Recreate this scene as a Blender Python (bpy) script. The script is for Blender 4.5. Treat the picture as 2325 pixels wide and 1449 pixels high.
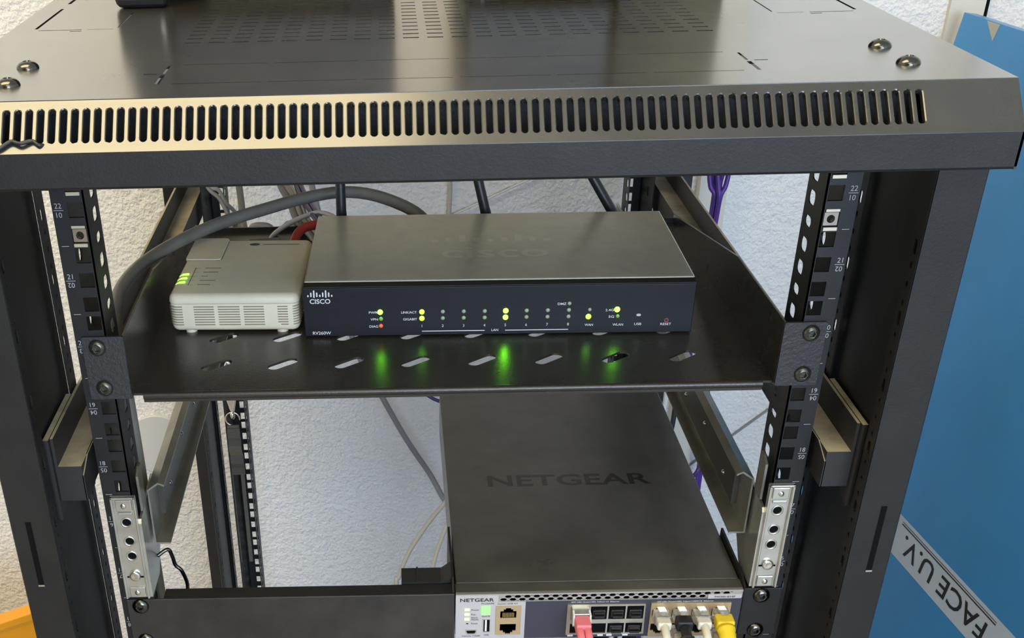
import bpy, math, random
from math import pi, sin, cos, radians
from mathutils import Vector as V, Matrix, geometry

random.seed(7)
S = bpy.context.scene
C = S.collection
for o in list(bpy.data.objects):
    bpy.data.objects.remove(o)

# ------------------------------------------------------------------ camera
cam_d = bpy.data.cameras.new('camera')
cam = bpy.data.objects.new('camera', cam_d)
C.objects.link(cam)
RX = V((0.99974448, 0.00152394, -0.02255352))
RY = V((-0.01762829, -0.57199156, -0.82007006))
RZ = V((-0.01415016, 0.82025809, -0.57181854))
M = Matrix.Identity(4)
for i in range(3):
    M[i][0] = RX[i]; M[i][1] = -RY[i]; M[i][2] = -RZ[i]
M.translation = V((-0.03751822, -0.74605038, 1.25620768))
cam.matrix_world = M
cam_d.sensor_fit = 'HORIZONTAL'
cam_d.sensor_width = 36
cam_d.lens = 2737.01 / 2325 * 36
cam_d.shift_x = (1162.5 - 869.17) / 2325
cam_d.shift_y = (1372.9 - 724.5) / 2325
cam_d.clip_start = 0.01
S.camera = cam

# ------------------------------------------------------------------ light
S.view_settings.view_transform = 'Standard'
S.view_settings.look = 'None'
S.view_settings.gamma = 1
S.view_settings.use_curve_mapping = False
S.view_settings.exposure = 0.22
w = bpy.data.worlds.new('world'); S.world = w
w.use_nodes = True
w.node_tree.nodes['Background'].inputs[0].default_value = (.75, .85, 1, 1)
w.node_tree.nodes['Background'].inputs[1].default_value = .6

def area(name, loc, target, sx, sy, energy, col):
    d = bpy.data.lights.new(name, 'AREA')
    d.shape = 'RECTANGLE'; d.size = sx; d.size_y = sy; d.energy = energy; d.color = col
    o = bpy.data.objects.new(name, d); C.objects.link(o)
    o.location = loc
    o.rotation_euler = (V(target) - V(loc)).to_track_quat('-Z', 'Y').to_euler()
    return o
# daylight entering by the window in the wall behind the photographer
area('window_daylight', (0.7, -3.30, 1.35), (0.7, 0, 1.15), 1.7, 1.5, 78, (.60, .76, 1.0))

# ------------------------------------------------------------------ materials
MATS = {}
def mat(name, col, rough=.5, metal=0., spec=.5, noise=None, bump=None, coat=0., emit=None, estr=0., trans=0., coatr=.08, coati=1.5, alpha=1., ior=1.5, rnoise=None, dust=None):
    """noise=(scale, amount) colour variation; bump=(scale,strength,dist); rnoise=(scale,amount); dust=(colour, amount) on upward faces"""
    if name in MATS: return MATS[name]
    m = bpy.data.materials.new(name); m.use_nodes = True
    nt = m.node_tree; N = nt.nodes; L = nt.links
    b = N['Principled BSDF']
    b.inputs['Base Color'].default_value = (*col, 1)
    b.inputs['Roughness'].default_value = rough
    b.inputs['Metallic'].default_value = metal
    b.inputs['Specular IOR Level'].default_value = spec
    b.inputs['IOR'].default_value = ior
    b.inputs['Coat Weight'].default_value = coat
    b.inputs['Coat Roughness'].default_value = coatr
    b.inputs['Coat IOR'].default_value = coati
    b.inputs['Transmission Weight'].default_value = trans
    b.inputs['Alpha'].default_value = alpha
    if emit:
        b.inputs['Emission Color'].default_value = (*emit, 1)
        b.inputs['Emission Strength'].default_value = estr
    tc = N.new('ShaderNodeTexCoord')
    def nz(scale, detail=4., rough_=.6):
        n = N.new('ShaderNodeTexNoise'); n.inputs['Scale'].default_value = scale
        n.inputs['Detail'].default_value = detail; n.inputs['Roughness'].default_value = rough_
        L.new(tc.outputs['Object'], n.inputs['Vector']); return n
    colsock = None
    if noise:
        n = nz(noise[0]); r = N.new('ShaderNodeMapRange')
        r.inputs[1].default_value = .3; r.inputs[2].default_value = .7
        r.inputs[3].default_value = 1 - noise[1]; r.inputs[4].default_value = 1 + noise[1]
        L.new(n.outputs[0], r.inputs[0])
        mx = N.new('ShaderNodeVectorMath'); mx.operation = 'SCALE'
        mx.inputs[0].default_value = col
        L.new(r.outputs[0], mx.inputs['Scale']); colsock = mx.outputs[0]
        L.new(colsock, b.inputs['Base Color'])
    if dust:
        g = N.new('ShaderNodeNewGeometry'); sp = N.new('ShaderNodeSeparateXYZ'); L.new(g.outputs['Normal'], sp.inputs[0])
        n = nz(22, 5); r = N.new('ShaderNodeMapRange'); r.inputs[1].default_value = .35; r.inputs[2].default_value = .62
        L.new(n.outputs[0], r.inputs[0])
        r2 = N.new('ShaderNodeMapRange'); r2.inputs[1].default_value = .6; r2.inputs[2].default_value = .95; r2.inputs[4].default_value = dust[1]
        L.new(sp.outputs[2], r2.inputs[0])
        mu = N.new('ShaderNodeMath'); mu.operation = 'MULTIPLY_ADD'; mu.inputs[1].default_value = .5; mu.inputs[2].default_value = .5
        L.new(r.outputs[0], mu.inputs[0])
        mm = N.new('ShaderNodeMath'); mm.operation = 'MULTIPLY'; L.new(mu.outputs[0], mm.inputs[0]); L.new(r2.outputs[0], mm.inputs[1])
        mix = N.new('ShaderNodeMix'); mix.data_type = 'RGBA'
        L.new(mm.outputs[0], mix.inputs[0]); mix.inputs[6].default_value = (*col, 1); mix.inputs[7].default_value = (*dust[0], 1)
        if colsock: L.new(colsock, mix.inputs[6])
        L.new(mix.outputs[2], b.inputs['Base Color'])
    if rnoise:
        n = nz(rnoise[0], 6, .65); r = N.new('ShaderNodeMapRange')
        r.inputs[1].default_value = .3; r.inputs[2].default_value = .7
        r.inputs[3].default_value = max(.02, rough - rnoise[1]); r.inputs[4].default_value = rough + rnoise[1]
        L.new(n.outputs[0], r.inputs[0]); L.new(r.outputs[0], b.inputs['Roughness'])
    if bump:
        n = nz(bump[0], 3.); bp = N.new('ShaderNodeBump')
        bp.inputs['Strength'].default_value = bump[1]; bp.inputs['Distance'].default_value = bump[2]
        L.new(n.outputs[0], bp.inputs['Height']); L.new(bp.outputs[0], b.inputs['Normal'])
    MATS[name] = m
    return m

DUSTC = (.60, .53, .36)
lidm = mat('black_lid_paint', (.026, .025, .022), .25, spec=.5, ior=1.5, noise=(14, .5), rnoise=(9, .04), coat=1., coatr=.20, coati=1.70, dust=((.20, .185, .145), .14))
blk = mat('black_powder_coat', (.012, .0115, .011), .5, spec=.4, noise=(30, .25), bump=(700, .25, .0006))
railm = mat('black_rail_paint', (.012, .012, .013), .48, spec=.4, noise=(40, .25), bump=(600, .15, .0005))
beamm = mat('dusty_black_beam', (.022, .021, .022), .5, bump=(600, .2, .0005), dust=(DUSTC, .95))
shelfm = mat('black_shelf_paint', (.026, .023, .018), .27, spec=.6, noise=(18, .15), bump=(800, .2, .0005), rnoise=(8, .02), dust=((.30, .27, .19), .06))
galv = mat('galvanised_steel', (.60, .60, .55), .30, metal=.85, noise=(60, .12), bump=(60, .06, .001))
galvd = mat('dull_galvanised_steel', (.34, .34, .30), .38, metal=.8, noise=(30, .25), bump=(200, .1, .001), dust=(DUSTC, .4))
steel = mat('bright_steel', (.75, .74, .70), .18, metal=1.)
dchrome = mat('black_nickel', (.12, .12, .11), .18, metal=1.)
white = mat('white_print', (.80, .80, .82), .5)
greyp = mat('grey_print', (.42, .42, .43), .55)
blackp = mat('black_print', (.01, .01, .01), .45)
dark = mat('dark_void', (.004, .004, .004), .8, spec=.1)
routm = mat('grey_router_paint', (.52, .50, .40), .27, spec=.5, ior=1.9, noise=(60, .06), bump=(900, .04, .0003))
facem = mat('navy_black_plastic', (.007, .0075, .010), .42, spec=.35, bump=(900, .12, .0004))
embm = mat('lit_logo_grey', (.60, .58, .48), .20, ior=1.9)  # lighter copy of the router paint, light on raised letters put into colour
ledon = mat('lit_green_led', (.3, .9, .1), .3, emit=(.20, 1., .01), estr=24.)
ledg = mat('lit_lime_led', (.5, .9, .1), .3, emit=(.20, 1., .02), estr=4.)
ledoff = mat('unlit_led', (.36, .45, .30), .35)
ledred = mat('orange_red_led', (.75, .13, .04), .4, emit=(1., .16, .04), estr=.35)
ledvpn = mat('dim_green_led', (.30, .5, .12), .4)
cream = mat('cream_plastic', (.80, .74, .57), .42, noise=(50, .04), bump=(600, .08, .0004))
creamd = mat('cream_plastic_shade', (.30, .26, .18), .6)  # darker copy of the cream, shade of slots and seams put into colour
swm = mat('grey_black_switch_paint', (.075, .071, .060), .33, spec=.6, noise=(16, .35), bump=(900, .12, .0004), rnoise=(14, .07))
silver = mat('silver_grey_plastic', (.50, .48, .49), .4)
navy = mat('navy_panel', (.040, .042, .062), .4)
brass = mat('gold_shield', (.62, .47, .28), .35, metal=.7)
cage = mat('nickel_cage', (.55, .53, .46), .3, metal=.85)
blackplast = mat('black_plastic', (.016, .016, .017), .4)
greycab = mat('dark_grey_cable_sheath', (.19, .18, .155), .45, noise=(40, .15))
lgrey = mat('pale_grey_cable', (.24, .235, .24), .5)
beigecab = mat('beige_cable', (.50, .46, .38), .5)
whitecab = mat('white_cable', (.72, .68, .66), .45)
creamcab = mat('cream_cable', (.72, .69, .55), .45)
purple = mat('purple_cable', (.10, .035, .26), .4)
purpled = mat('dark_purple_cable', (.06, .03, .15), .4)
redcab = mat('red_cable', (.55, .07, .045), .45)
pinkm = mat('pink_connector', (.85, .22, .26), .45)
yellow = mat('yellow_boot', (.85, .62, .03), .42)
clearp = mat('clear_connector', (.80, .80, .78), .15, trans=.75, ior=1.45)
orange = mat('orange_plastic', (.85, .36, .015), .4)
bluef = mat('blue_film', (.045, .27, .62), .33, noise=(3, .12), bump=(14, .12, .004))
tapem = mat('pale_tape', (.50, .58, .68), .4, noise=(8, .08))
greytri = mat('grey_tape', (.45, .42, .40), .6)
webb = mat('black_webbing', (.065, .062, .055), .75, bump=(500, .8, .001))
dbox = mat('dark_blue_black_case', (.010, .010, .013), .45)
plate_white = mat('white_cover_plate', (.60, .60, .60), .5)
trimm = mat('painted_trunking', (.66, .63, .55), .5)
floorm = mat('floor_tile', (.30, .27, .24), .45, noise=(6, .15))
ceilm = mat('ceiling_paint', (.78, .77, .73), .8)
winframe = mat('window_frame_paint', (.75, .75, .73), .45)
glassm = mat('window_glass', (.9, .95, 1), .05, trans=1.)
darkwall = mat('dark_room_paint', (.30, .28, .25), .8)  # dark brown-grey paint of the front wall

def wall_mat():
    m = bpy.data.materials.new('roughcast_wall'); m.use_nodes = True
    nt = m.node_tree; N = nt.nodes; L = nt.links; b = N['Principled BSDF']
    b.inputs['Roughness'].default_value = .75
    tc = N.new('ShaderNodeTexCoord')
    n1 = N.new('ShaderNodeTexNoise'); n1.inputs['Scale'].default_value = 210; n1.inputs['Detail'].default_value = 3
    n2 = N.new('ShaderNodeTexNoise'); n2.inputs['Scale'].default_value = 85; n2.inputs['Detail'].default_value = 2
    n3 = N.new('ShaderNodeTexNoise'); n3.inputs['Scale'].default_value = 2.5
    for n in (n1, n2, n3): L.new(tc.outputs['Object'], n.inputs['Vector'])
    ad = N.new('ShaderNodeMath'); ad.operation = 'ADD'
    L.new(n1.outputs[0], ad.inputs[0]); L.new(n2.outputs[0], ad.inputs[1])
    bp = N.new('ShaderNodeBump'); bp.inputs['Strength'].default_value = .5; bp.inputs['Distance'].default_value = .008
    L.new(ad.outputs[0], bp.inputs['Height']); L.new(bp.outputs[0], b.inputs['Normal'])
    cr = N.new('ShaderNodeValToRGB'); cr.color_ramp.elements[0].position = .3; cr.color_ramp.elements[1].position = .7
    cr.color_ramp.elements[0].color = (.80, .785, .755, 1); cr.color_ramp.elements[1].color = (.85, .84, .82, 1)
    L.new(n3.outputs[0], cr.inputs[0]); L.new(cr.outputs[0], b.inputs['Base Color'])
    return m
wallm = wall_mat()

# ------------------------------------------------------------------ mesh helpers
class MB:
    def __init__(s): s.v = []; s.f = []
    def add(s, vs, fs):
        k = len(s.v); s.v += [V(p) for p in vs]; s.f += [tuple(i + k for i in f) for f in fs]; return s
    def box(s, x0, x1, y0, y1, z0, z1):
        p = [(x, y, z) for x in (x0, x1) for y in (y0, y1) for z in (z0, z1)]
        return s.add(p, [(0, 1, 3, 2), (4, 6, 7, 5), (0, 4, 5, 1), (2, 3, 7, 6), (0, 2, 6, 4), (1, 5, 7, 3)])
    def prism(s, pts, axis, a, b):
        """pts 2D polygon in the two other axes (xyz order), swept from a to b on axis"""
        def P(q, t):
            if axis == 'x': return (t, q[0], q[1])
            if axis == 'y': return (q[0], t, q[1])
            return (q[0], q[1], t)
        n = len(pts)
        vs = [P(q, a) for q in pts] + [P(q, b) for q in pts]
        fs = [tuple(range(n)), tuple(range(2 * n - 1, n - 1, -1))]
        fs += [(i, i + n, (i + 1) % n + n, (i + 1) % n) for i in range(n)]
        return s.add(vs, fs)
    def tube(s, pts, r, n=8, cap=True, flat=1.):
        pts = [V(p) for p in pts]; rs = r if isinstance(r, (list, tuple)) else [r] * len(pts)
        vs = []; up = None
        for i, p in enumerate(pts):
            t = (pts[min(i + 1, len(pts) - 1)] - pts[max(i - 1, 0)]).normalized()
            if up is None:
                up = V((0, 0, 1)) if abs(t.z) < .9 else V((1, 0, 0))
            a = t.cross(up).normalized(); up = a.cross(t).normalized()
            for k in range(n):
                th = 2 * pi * k / n
                vs.append(p + (a * cos(th) + up * sin(th) * flat) * rs[i])
        m = len(pts)
        fs = [(i * n + k, i * n + (k + 1) % n, (i + 1) * n + (k + 1) % n, (i + 1) * n + k) for i in range(m - 1) for k in range(n)]
        if cap: fs += [tuple(range(n - 1, -1, -1)), tuple(range((m - 1) * n, m * n))]
        return s.add(vs, fs)
    def lathe(s, c, ax, prof, n=20, rot=0., capa=True, capb=True):
        """prof list of (radius, height along ax)"""
        c = V(c); ax = V(ax).normalized()
        a = ax.cross(V((0, 0, 1)) if abs(ax.z) < .9 else V((1, 0, 0))).normalized(); b = ax.cross(a)
        vs = [c + ax * h + (a * cos(2 * pi * k / n + rot) + b * sin(2 * pi * k / n + rot)) * r for r, h in prof for k in range(n)]
        m = len(prof)
        fs = [(i * n + k, i * n + (k + 1) % n, (i + 1) * n + (k + 1) % n, (i + 1) * n + k) for i in range(m - 1) for k in range(n)]
        if capa: fs.append(tuple(range(n - 1, -1, -1)))
        if capb: fs.append(tuple(range((m - 1) * n, m * n)))
        return s.add(vs, fs)
    def cyl(s, a, b, r, n=16):
        a = V(a); b = V(b); return s.lathe(a, b - a, [(r, 0), (r, (b - a).length)], n)
    def plate(s, outer, holes, t, O, U, W):
        """flat sheet with holes; 2D coords along U,W from O; thickness t goes behind (against U x W)"""
        O = V(O); U = V(U).normalized(); W = V(W).normalized(); Nn = U.cross(W)
        loops = [outer] + holes; pv = []; fc = []
        for l in loops:
            k = len(pv); pv += [V((p[0], p[1])) for p in l]; fc.append(list(range(k, k + len(l))))
        r = geometry.delaunay_2d_cdt(pv, [], fc, 1, 1e-7)
        vo, fo, of = r[0], r[2], r[5]
        keep = [f for f, g in zip(fo, of) if g and all(q == 0 for q in g)]
        n = len(vo); P = [O + U * p[0] + W * p[1] for p in vo]
        vs = P + [p - Nn * t for p in P]
        fs = []
        for f in keep:
            a, b_, c_ = vo[f[0]], vo[f[1]], vo[f[2]]
            if (b_[0] - a[0]) * (c_[1] - a[1]) - (b_[1] - a[1]) * (c_[0] - a[0]) < 0: f = f[::-1]
            fs.append(tuple(f)); fs.append(tuple(i + n for i in reversed(f)))
        cnt = {}
        for f in fs[::2]:
            for i in range(len(f)):
                e = (f[i], f[(i + 1) % len(f)]); cnt[e] = 1
        for (a, b_) in list(cnt):
            if (b_, a) not in cnt: fs.append((b_, a, a + n, b_ + n))
        return s.add(vs, fs)

def rrect(cx, cy, w_, h_, r=0., ang=0., n=4):
    pts = []
    if r <= 0:
        pts = [(-w_ / 2, -h_ / 2), (w_ / 2, -h_ / 2), (w_ / 2, h_ / 2), (-w_ / 2, h_ / 2)]
    else:
        for sx, sy, a0 in ((1, -1, -pi / 2), (1, 1, 0), (-1, 1, pi / 2), (-1, -1, pi)):
            for k in range(n + 1):
                a = a0 + pi / 2 * k / n
                pts.append((sx * (w_ / 2 - r) + r * cos(a), sy * (h_ / 2 - r) + r * sin(a)))
        q = []
        for p in pts:
            if not q or (abs(p[0] - q[-1][0]) + abs(p[1] - q[-1][1])) > 1e-6: q.append(p)
        if abs(q[0][0] - q[-1][0]) + abs(q[0][1] - q[-1][1]) < 1e-6: q.pop()
        pts = q
    c, s_ = cos(ang), sin(ang)
    return [(cx + x * c - y * s_, cy + x * s_ + y * c) for x, y in pts]

OFF = {}
def part(name, mb, m, parent=None, smooth=False, bevel=0., seg=2, label=None):
    me = bpy.data.meshes.new(name)
    off = OFF.get(parent.name, V((0, 0, 0))) if parent else V((0, 0, 0))
    me.from_pydata([tuple(p - off) for p in mb.v], [], mb.f); me.update()
    me.materials.append(m)
    if smooth: me.shade_smooth()
    o = bpy.data.objects.new(name, me); C.objects.link(o)
    if parent: o.parent = parent; OFF[o.name] = off
    if bevel:
        b = o.modifiers.new('bevel', 'BEVEL'); b.width = bevel; b.segments = seg; b.limit_method = 'ANGLE'; b.angle_limit = radians(40)
    if label: o['label'] = label
    return o
def autosmooth(o, ang=35):
    me = o.data; me.shade_smooth(); me.set_sharp_from_angle(angle=radians(ang)); return o
def thing(name, label, cat, loc=(0, 0, 0), rotz=0., group=None, local=False):
    o = bpy.data.objects.new(name, None); C.objects.link(o); o.empty_display_size = .02
    o.location = loc; o.rotation_euler = (0, 0, rotz); o['label'] = label; o['category'] = cat
    if group: o['group'] = group
    OFF[o.name] = V((0, 0, 0)) if local else V(loc)
    return o
def tag(o, label, cat, group=None):
    o['label'] = label; o['category'] = cat
    if group: o['group'] = group
    return o
def origin_to(o, p):
    """move a mesh object's origin to p (top-level meshes only)"""
    p = V(p)
    for v in o.data.vertices: v.co -= p
    o.location = p; return o
def struct(name, mb, m, smooth=False):
    o = part(name, mb, m, None, smooth); o['kind'] = 'structure'; return o

_tc = {}
def glyphs(body, bold=0.):
    k = (body, bold)
    if k in _tc: return _tc[k]
    cu = bpy.data.curves.new('t', 'FONT'); cu.body = body; cu.size = 1; cu.offset = bold; cu.resolution_u = 3
    o = bpy.data.objects.new('t', cu); C.objects.link(o)
    dg = bpy.context.evaluated_depsgraph_get()
    me = bpy.data.meshes.new_from_object(o.evaluated_get(dg))
    vs = [(v.co.x, v.co.y) for v in me.vertices]; fs = [tuple(p.vertices) for p in me.polygons]
    bpy.data.objects.remove(o); bpy.data.curves.remove(cu); bpy.data.meshes.remove(me)
    xs = [v[0] for v in vs]; ys = [v[1] for v in vs]
    x0, x1, y0, y1 = min(xs), max(xs), min(ys), max(ys)
    _tc[k] = ([((x - x0), (y - y0)) for x, y in vs], fs, x1 - x0, y1 - y0)
    return _tc[k]
def text(mb, body, O, U, W, h=None, wd=None, lift=.0002, align='l', bold=0.):
    """flat print: box of height h (and width wd if given), lower-left corner at O, reading along U, up along W"""
    vs, fs, gw, gh = glyphs(body, bold)
    O = V(O); U = V(U).normalized(); W = V(W).normalized(); Nn = U.cross(W)
    sy = (h / gh) if h else wd / gw
    sx = (wd / gw) if wd else sy
    dx = {'l': 0, 'c': -.5, 'r': -1}[align] * gw * sx
    mb.add([O + U * (x * sx + dx) + W * (y * sy) + Nn * lift for x, y in vs], fs)
    return mb
def poly2(mb, pts, O, U, W, lift=.0002):
    O = V(O); U = V(U).normalized(); W = V(W).normalized(); Nn = U.cross(W)
    mb.add([O + U * x + W * y + Nn * lift for x, y in pts], [tuple(range(len(pts)))]); return mb
def smoothpath(pts, k=6):
    pts = [V(p) for p in pts]; out = []
    for i in range(len(pts) - 1):
        p0 = pts[max(i - 1, 0)]; p1 = pts[i]; p2 = pts[i + 1]; p3 = pts[min(i + 2, len(pts) - 1)]
        for j in range(k):
            t = j / k
            out.append(.5 * ((2 * p1) + (-p0 + p2) * t + (2 * p0 - 5 * p1 + 4 * p2 - p3) * t * t + (-p0 + 3 * p1 - 3 * p2 + p3) * t ** 3))
    out.append(pts[-1]); return out
mm = lambda *a: tuple(x * .001 for x in a)
X_, Y_, Z_ = V((1, 0, 0)), V((0, 1, 0)), V((0, 0, 1))
UH = .04445
def zu(n, d=0): return .08 + (n - .5) * UH + d * .015875   # centre of a mounting hole of unit n

# ------------------------------------------------------------------ the room
RX0, RX1, RY0, RY1, RH = -2.4, 2.0, -3.4, .87, 2.6
struct('floor', MB().box(RX0, RX1, RY0, RY1, -.05, 0), floorm)
struct('ceiling', MB().box(RX0, RX1, RY0, RY1, RH, RH + .05), ceilm)
struct('wall_back', MB().box(RX0, RX1, RY1, RY1 + .1, 0, RH), wallm)
struct('wall_left', MB().box(RX0 - .1, RX0, RY0, RY1, 0, RH), ceilm)
struct('wall_right', MB().box(RX1, RX1 + .1, RY0, RY1, 0, RH), ceilm)
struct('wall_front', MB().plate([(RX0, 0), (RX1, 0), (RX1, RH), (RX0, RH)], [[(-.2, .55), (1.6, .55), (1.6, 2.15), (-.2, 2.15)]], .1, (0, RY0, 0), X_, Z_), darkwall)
wn = MB()
for a, b in ((-.2, -.14), (.67, .73), (1.54, 1.6)): wn.box(a, b, RY0 + .0, RY0 + .06, .55, 2.15)
wn.box(-.14, 1.54, RY0, RY0 + .06, .55, .61); wn.box(-.14, 1.54, RY0, RY0 + .06, 2.09, 2.15)
struct('window_1', wn, winframe)
struct('trim_1', MB().box(.362, .398, .85, RY1, 0, RH), trimm)
struct('trim_2', MB().box(.640, .682, .862, RY1, 0, RH), trimm)
struct('gap_strip', MB().box(.6835, .6870, .864, RY1, .6, RH), dark)  # dark strip standing for the shaded gap beside the trunking

# ceiling lamp
lamp = thing('ceiling_lamp', 'large square ceiling light panel above the left of the rack', 'lamp', (-.95, -.35, RH), group='ceiling lamps')
part('lamp_housing', MB().box(-1.93, .03, -.83, .13, RH - .05, RH), winframe, lamp)
part('lamp_diffuser', MB().box(-1.90, .0, -.80, .10, RH - .056, RH - .05), mat('lamp_diffuser', (.9, .9, .85), .5, emit=(1., .82, .47), estr=6.6), lamp)

lamp = thing('ceiling_lamp', 'small unseen ceiling panel added as fill light farther out in the room', 'lamp', (.1, -2.2, RH), group='ceiling lamps')  # added lamp, brightens the rack interior from the front
part('lamp_housing', MB().box(-.52, .72, -2.62, -1.78, RH - .05, RH), winframe, lamp)
part('lamp_diffuser', MB().box(-.49, .69, -2.59, -1.81, RH - .056, RH - .05), MATS['lamp_diffuser'], lamp)
# ------------------------------------------------------------------ the rack
rack = thing('server_rack', 'open black metal network rack with a slotted sheet-metal lid', 'server rack', (0, 0.3, 0))
LT = 1.110
# top cover: flat top with vents and knock-outs
holes = []
for i in range(22):
    for j in range(24):
        holes.append(rrect((i - 10.5) * .01585, .1076 + j * .01405, .0105, .0030))
def dash(x0, x1, y, n, wv=.0009, gap=.004):
    L_ = (x1 - x0) / n
    for k in range(n): holes.append(rrect(x0 + (k + .5) * L_, y, L_ - gap, wv))
dash(-.164, .164, .0372, 6); dash(-.164, .164, -.0156, 6)
for sx in (-1, 1):
    holes.append(rrect(sx * .1705, .0235, .0016, .022)); holes.append(rrect(sx * .1705, -.003, .0026, .024))
    holes.append(rrect(sx * .1785, .012, .008, .0016))
    holes.append(rrect(sx * .284, .215, .0022, .085)); holes.append(rrect(sx * .284, .33, .0026, .10))
    holes.append(rrect(sx * .2265, .203, .0012, .062)); holes.append(rrect(sx * .2265, .30, .0012, .09))
    holes.append(rrect(sx * .266, .1665, .030, .0016)); holes.append(rrect(sx * .238, .1665, .018, .0009)); holes.append(rrect(sx * .254, .1610, .008, .0018))
holes.append(rrect(0, .668, .40, .085))
tc_ = MB().plate([(-.301, -.050), (.301, -.050), (.301, .730), (-.301, .730)], holes, .0016, (0, 0, LT), X_, Y_)
cover = part('top_cover', tc_, lidm, rack)
# sloping front with slots
sd = V((0, -.0235, -.0225)); sl = sd.length; sd.normalize()
holes = [rrect((i - 39.5) * .00625, .0158, .0035, .0205, .0017, n=3) for i in range(80)]
# plate() thickness goes against U x W: make sure it is inward
fr = part('slotted_front', MB().plate([(-.301, -sl), (.301, -sl), (.301, 0), (-.301, 0)], [[(x, -y) for x, y in h][::-1] for h in holes], .0042, (0, -.050, LT), X_, -sd), lidm, rack, bevel=.0005, seg=1)
fe = MB().prism([(-.0735, LT - .0225), (-.0735, LT - .0405), (-.0725, LT - .042), (-.050, LT - .042), (-.050, LT - .0405), (-.0715, LT - .0400), (-.0715, LT - .0225)], 'x', -.301, .301)
part('front_lip', fe, blk, rack)
sides = MB()
for sx in (-1, 1):
    sides.prism([(-.0735, LT - .042), (-.0735, LT - .0225), (-.050, LT - .0004), (.730, LT - .0004), (.730, LT - .042)], 'x', sx * .3010, sx * .2995)
sides.box(-.2995, .2995, .7285, .730, LT - .010, LT - .0016)
part('cover_skirt', sides, lidm, rack)
for i, (x, y) in enumerate(((-.257, .0385), (-.2565, -.0095), (.2575, .0425), (.257, -.007))):
    s_ = MB().lathe((x, y, LT), Z_, [(.0068, 0), (.0068, .0005), (.0063, .0017), (.0050, .0030), (.0032, .0038), (.0024, .0040), (.0019, .0028), (.0004, .0026)], 24, capa=False)
    autosmooth(part('cover_screw', s_, dchrome, cover), 50)
# zip tie on the left of the slots
zt = MB().tube(smoothpath([(-.262, -.0735, 1.0905), (-.2505, -.0725, 1.0905), (-.2435, -.0695, 1.0935), (-.238, -.071, 1.0928), (-.232, -.069, 1.0935), (-.228, -.0705, 1.0915), (-.2255, -.068, 1.0910)]), .0011, 6)
tag(origin_to(part('cable_tie', zt, blackplast, smooth=True), (-.245, -.07, 1.091)), 'thin black tie threaded through the leftmost slots of the rack lid', 'cable tie')

# posts
def post(sx, front):
    pr = [(.2735, -.0440), (.2725, -.0450), (.3000, -.0450), (.3010, -.0440), (.301, -.030), (.289, -.022), (.289, .065), (.2765, .065), (.2765, -.030), (.2740, -.030)]
    if front: yy = lambda y: y
    else: yy = lambda y: .66 - y
    pts = [(sx * x, yy(y)) for x, y in pr]
    m_ = MB().prism(pts, 'z', .0, 1.072)
    p = part('front_post' if front else 'rear_post', m_, blk, rack)
    # perforated inner strip
    hs = []
    for k in range(22):
        zb = 1.0141 - k * UH
        hs.append(rrect(0, zb, .0052, .0085, .001, n=1))
        for q in (1, 2, 3): hs.append(rrect(0, zb - q * .0117 + .0005, .0032, .0042, .0012, n=1))
    st = MB().plate([(-.0070, .03), (.0070, .03), (.0070, 1.07), (-.0070, 1.07)], hs, .0012, (sx * .2722, yy(-.0368), 0), Y_ * (-sx), Z_)
    part('perforated_strip', st, blk, p)
    st2 = MB().plate([(-.0090, .03), (.0090, .03), (.0090, 1.07), (-.0090, 1.07)], hs, .0012, (sx * .2722, yy(.0640), 0), Y_ * (-sx), Z_)
    part('perforated_strip', st2, blk, p)
    if front:
        sl_ = MB().box(sx * .2885 - .0019, sx * .2885 + .0019, -.0453, -.0449, .7895, .8405)
        part('slot', sl_, dark, p)
        part('slot_edge', MB().box(sx * .2885 - .0022, sx * .2885 + .0022, -.0455, -.0449, .7882, .7896), steel, p)
    return p
for sx in (-1, 1):
    for fr_ in (True, False): post(sx, fr_)

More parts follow.
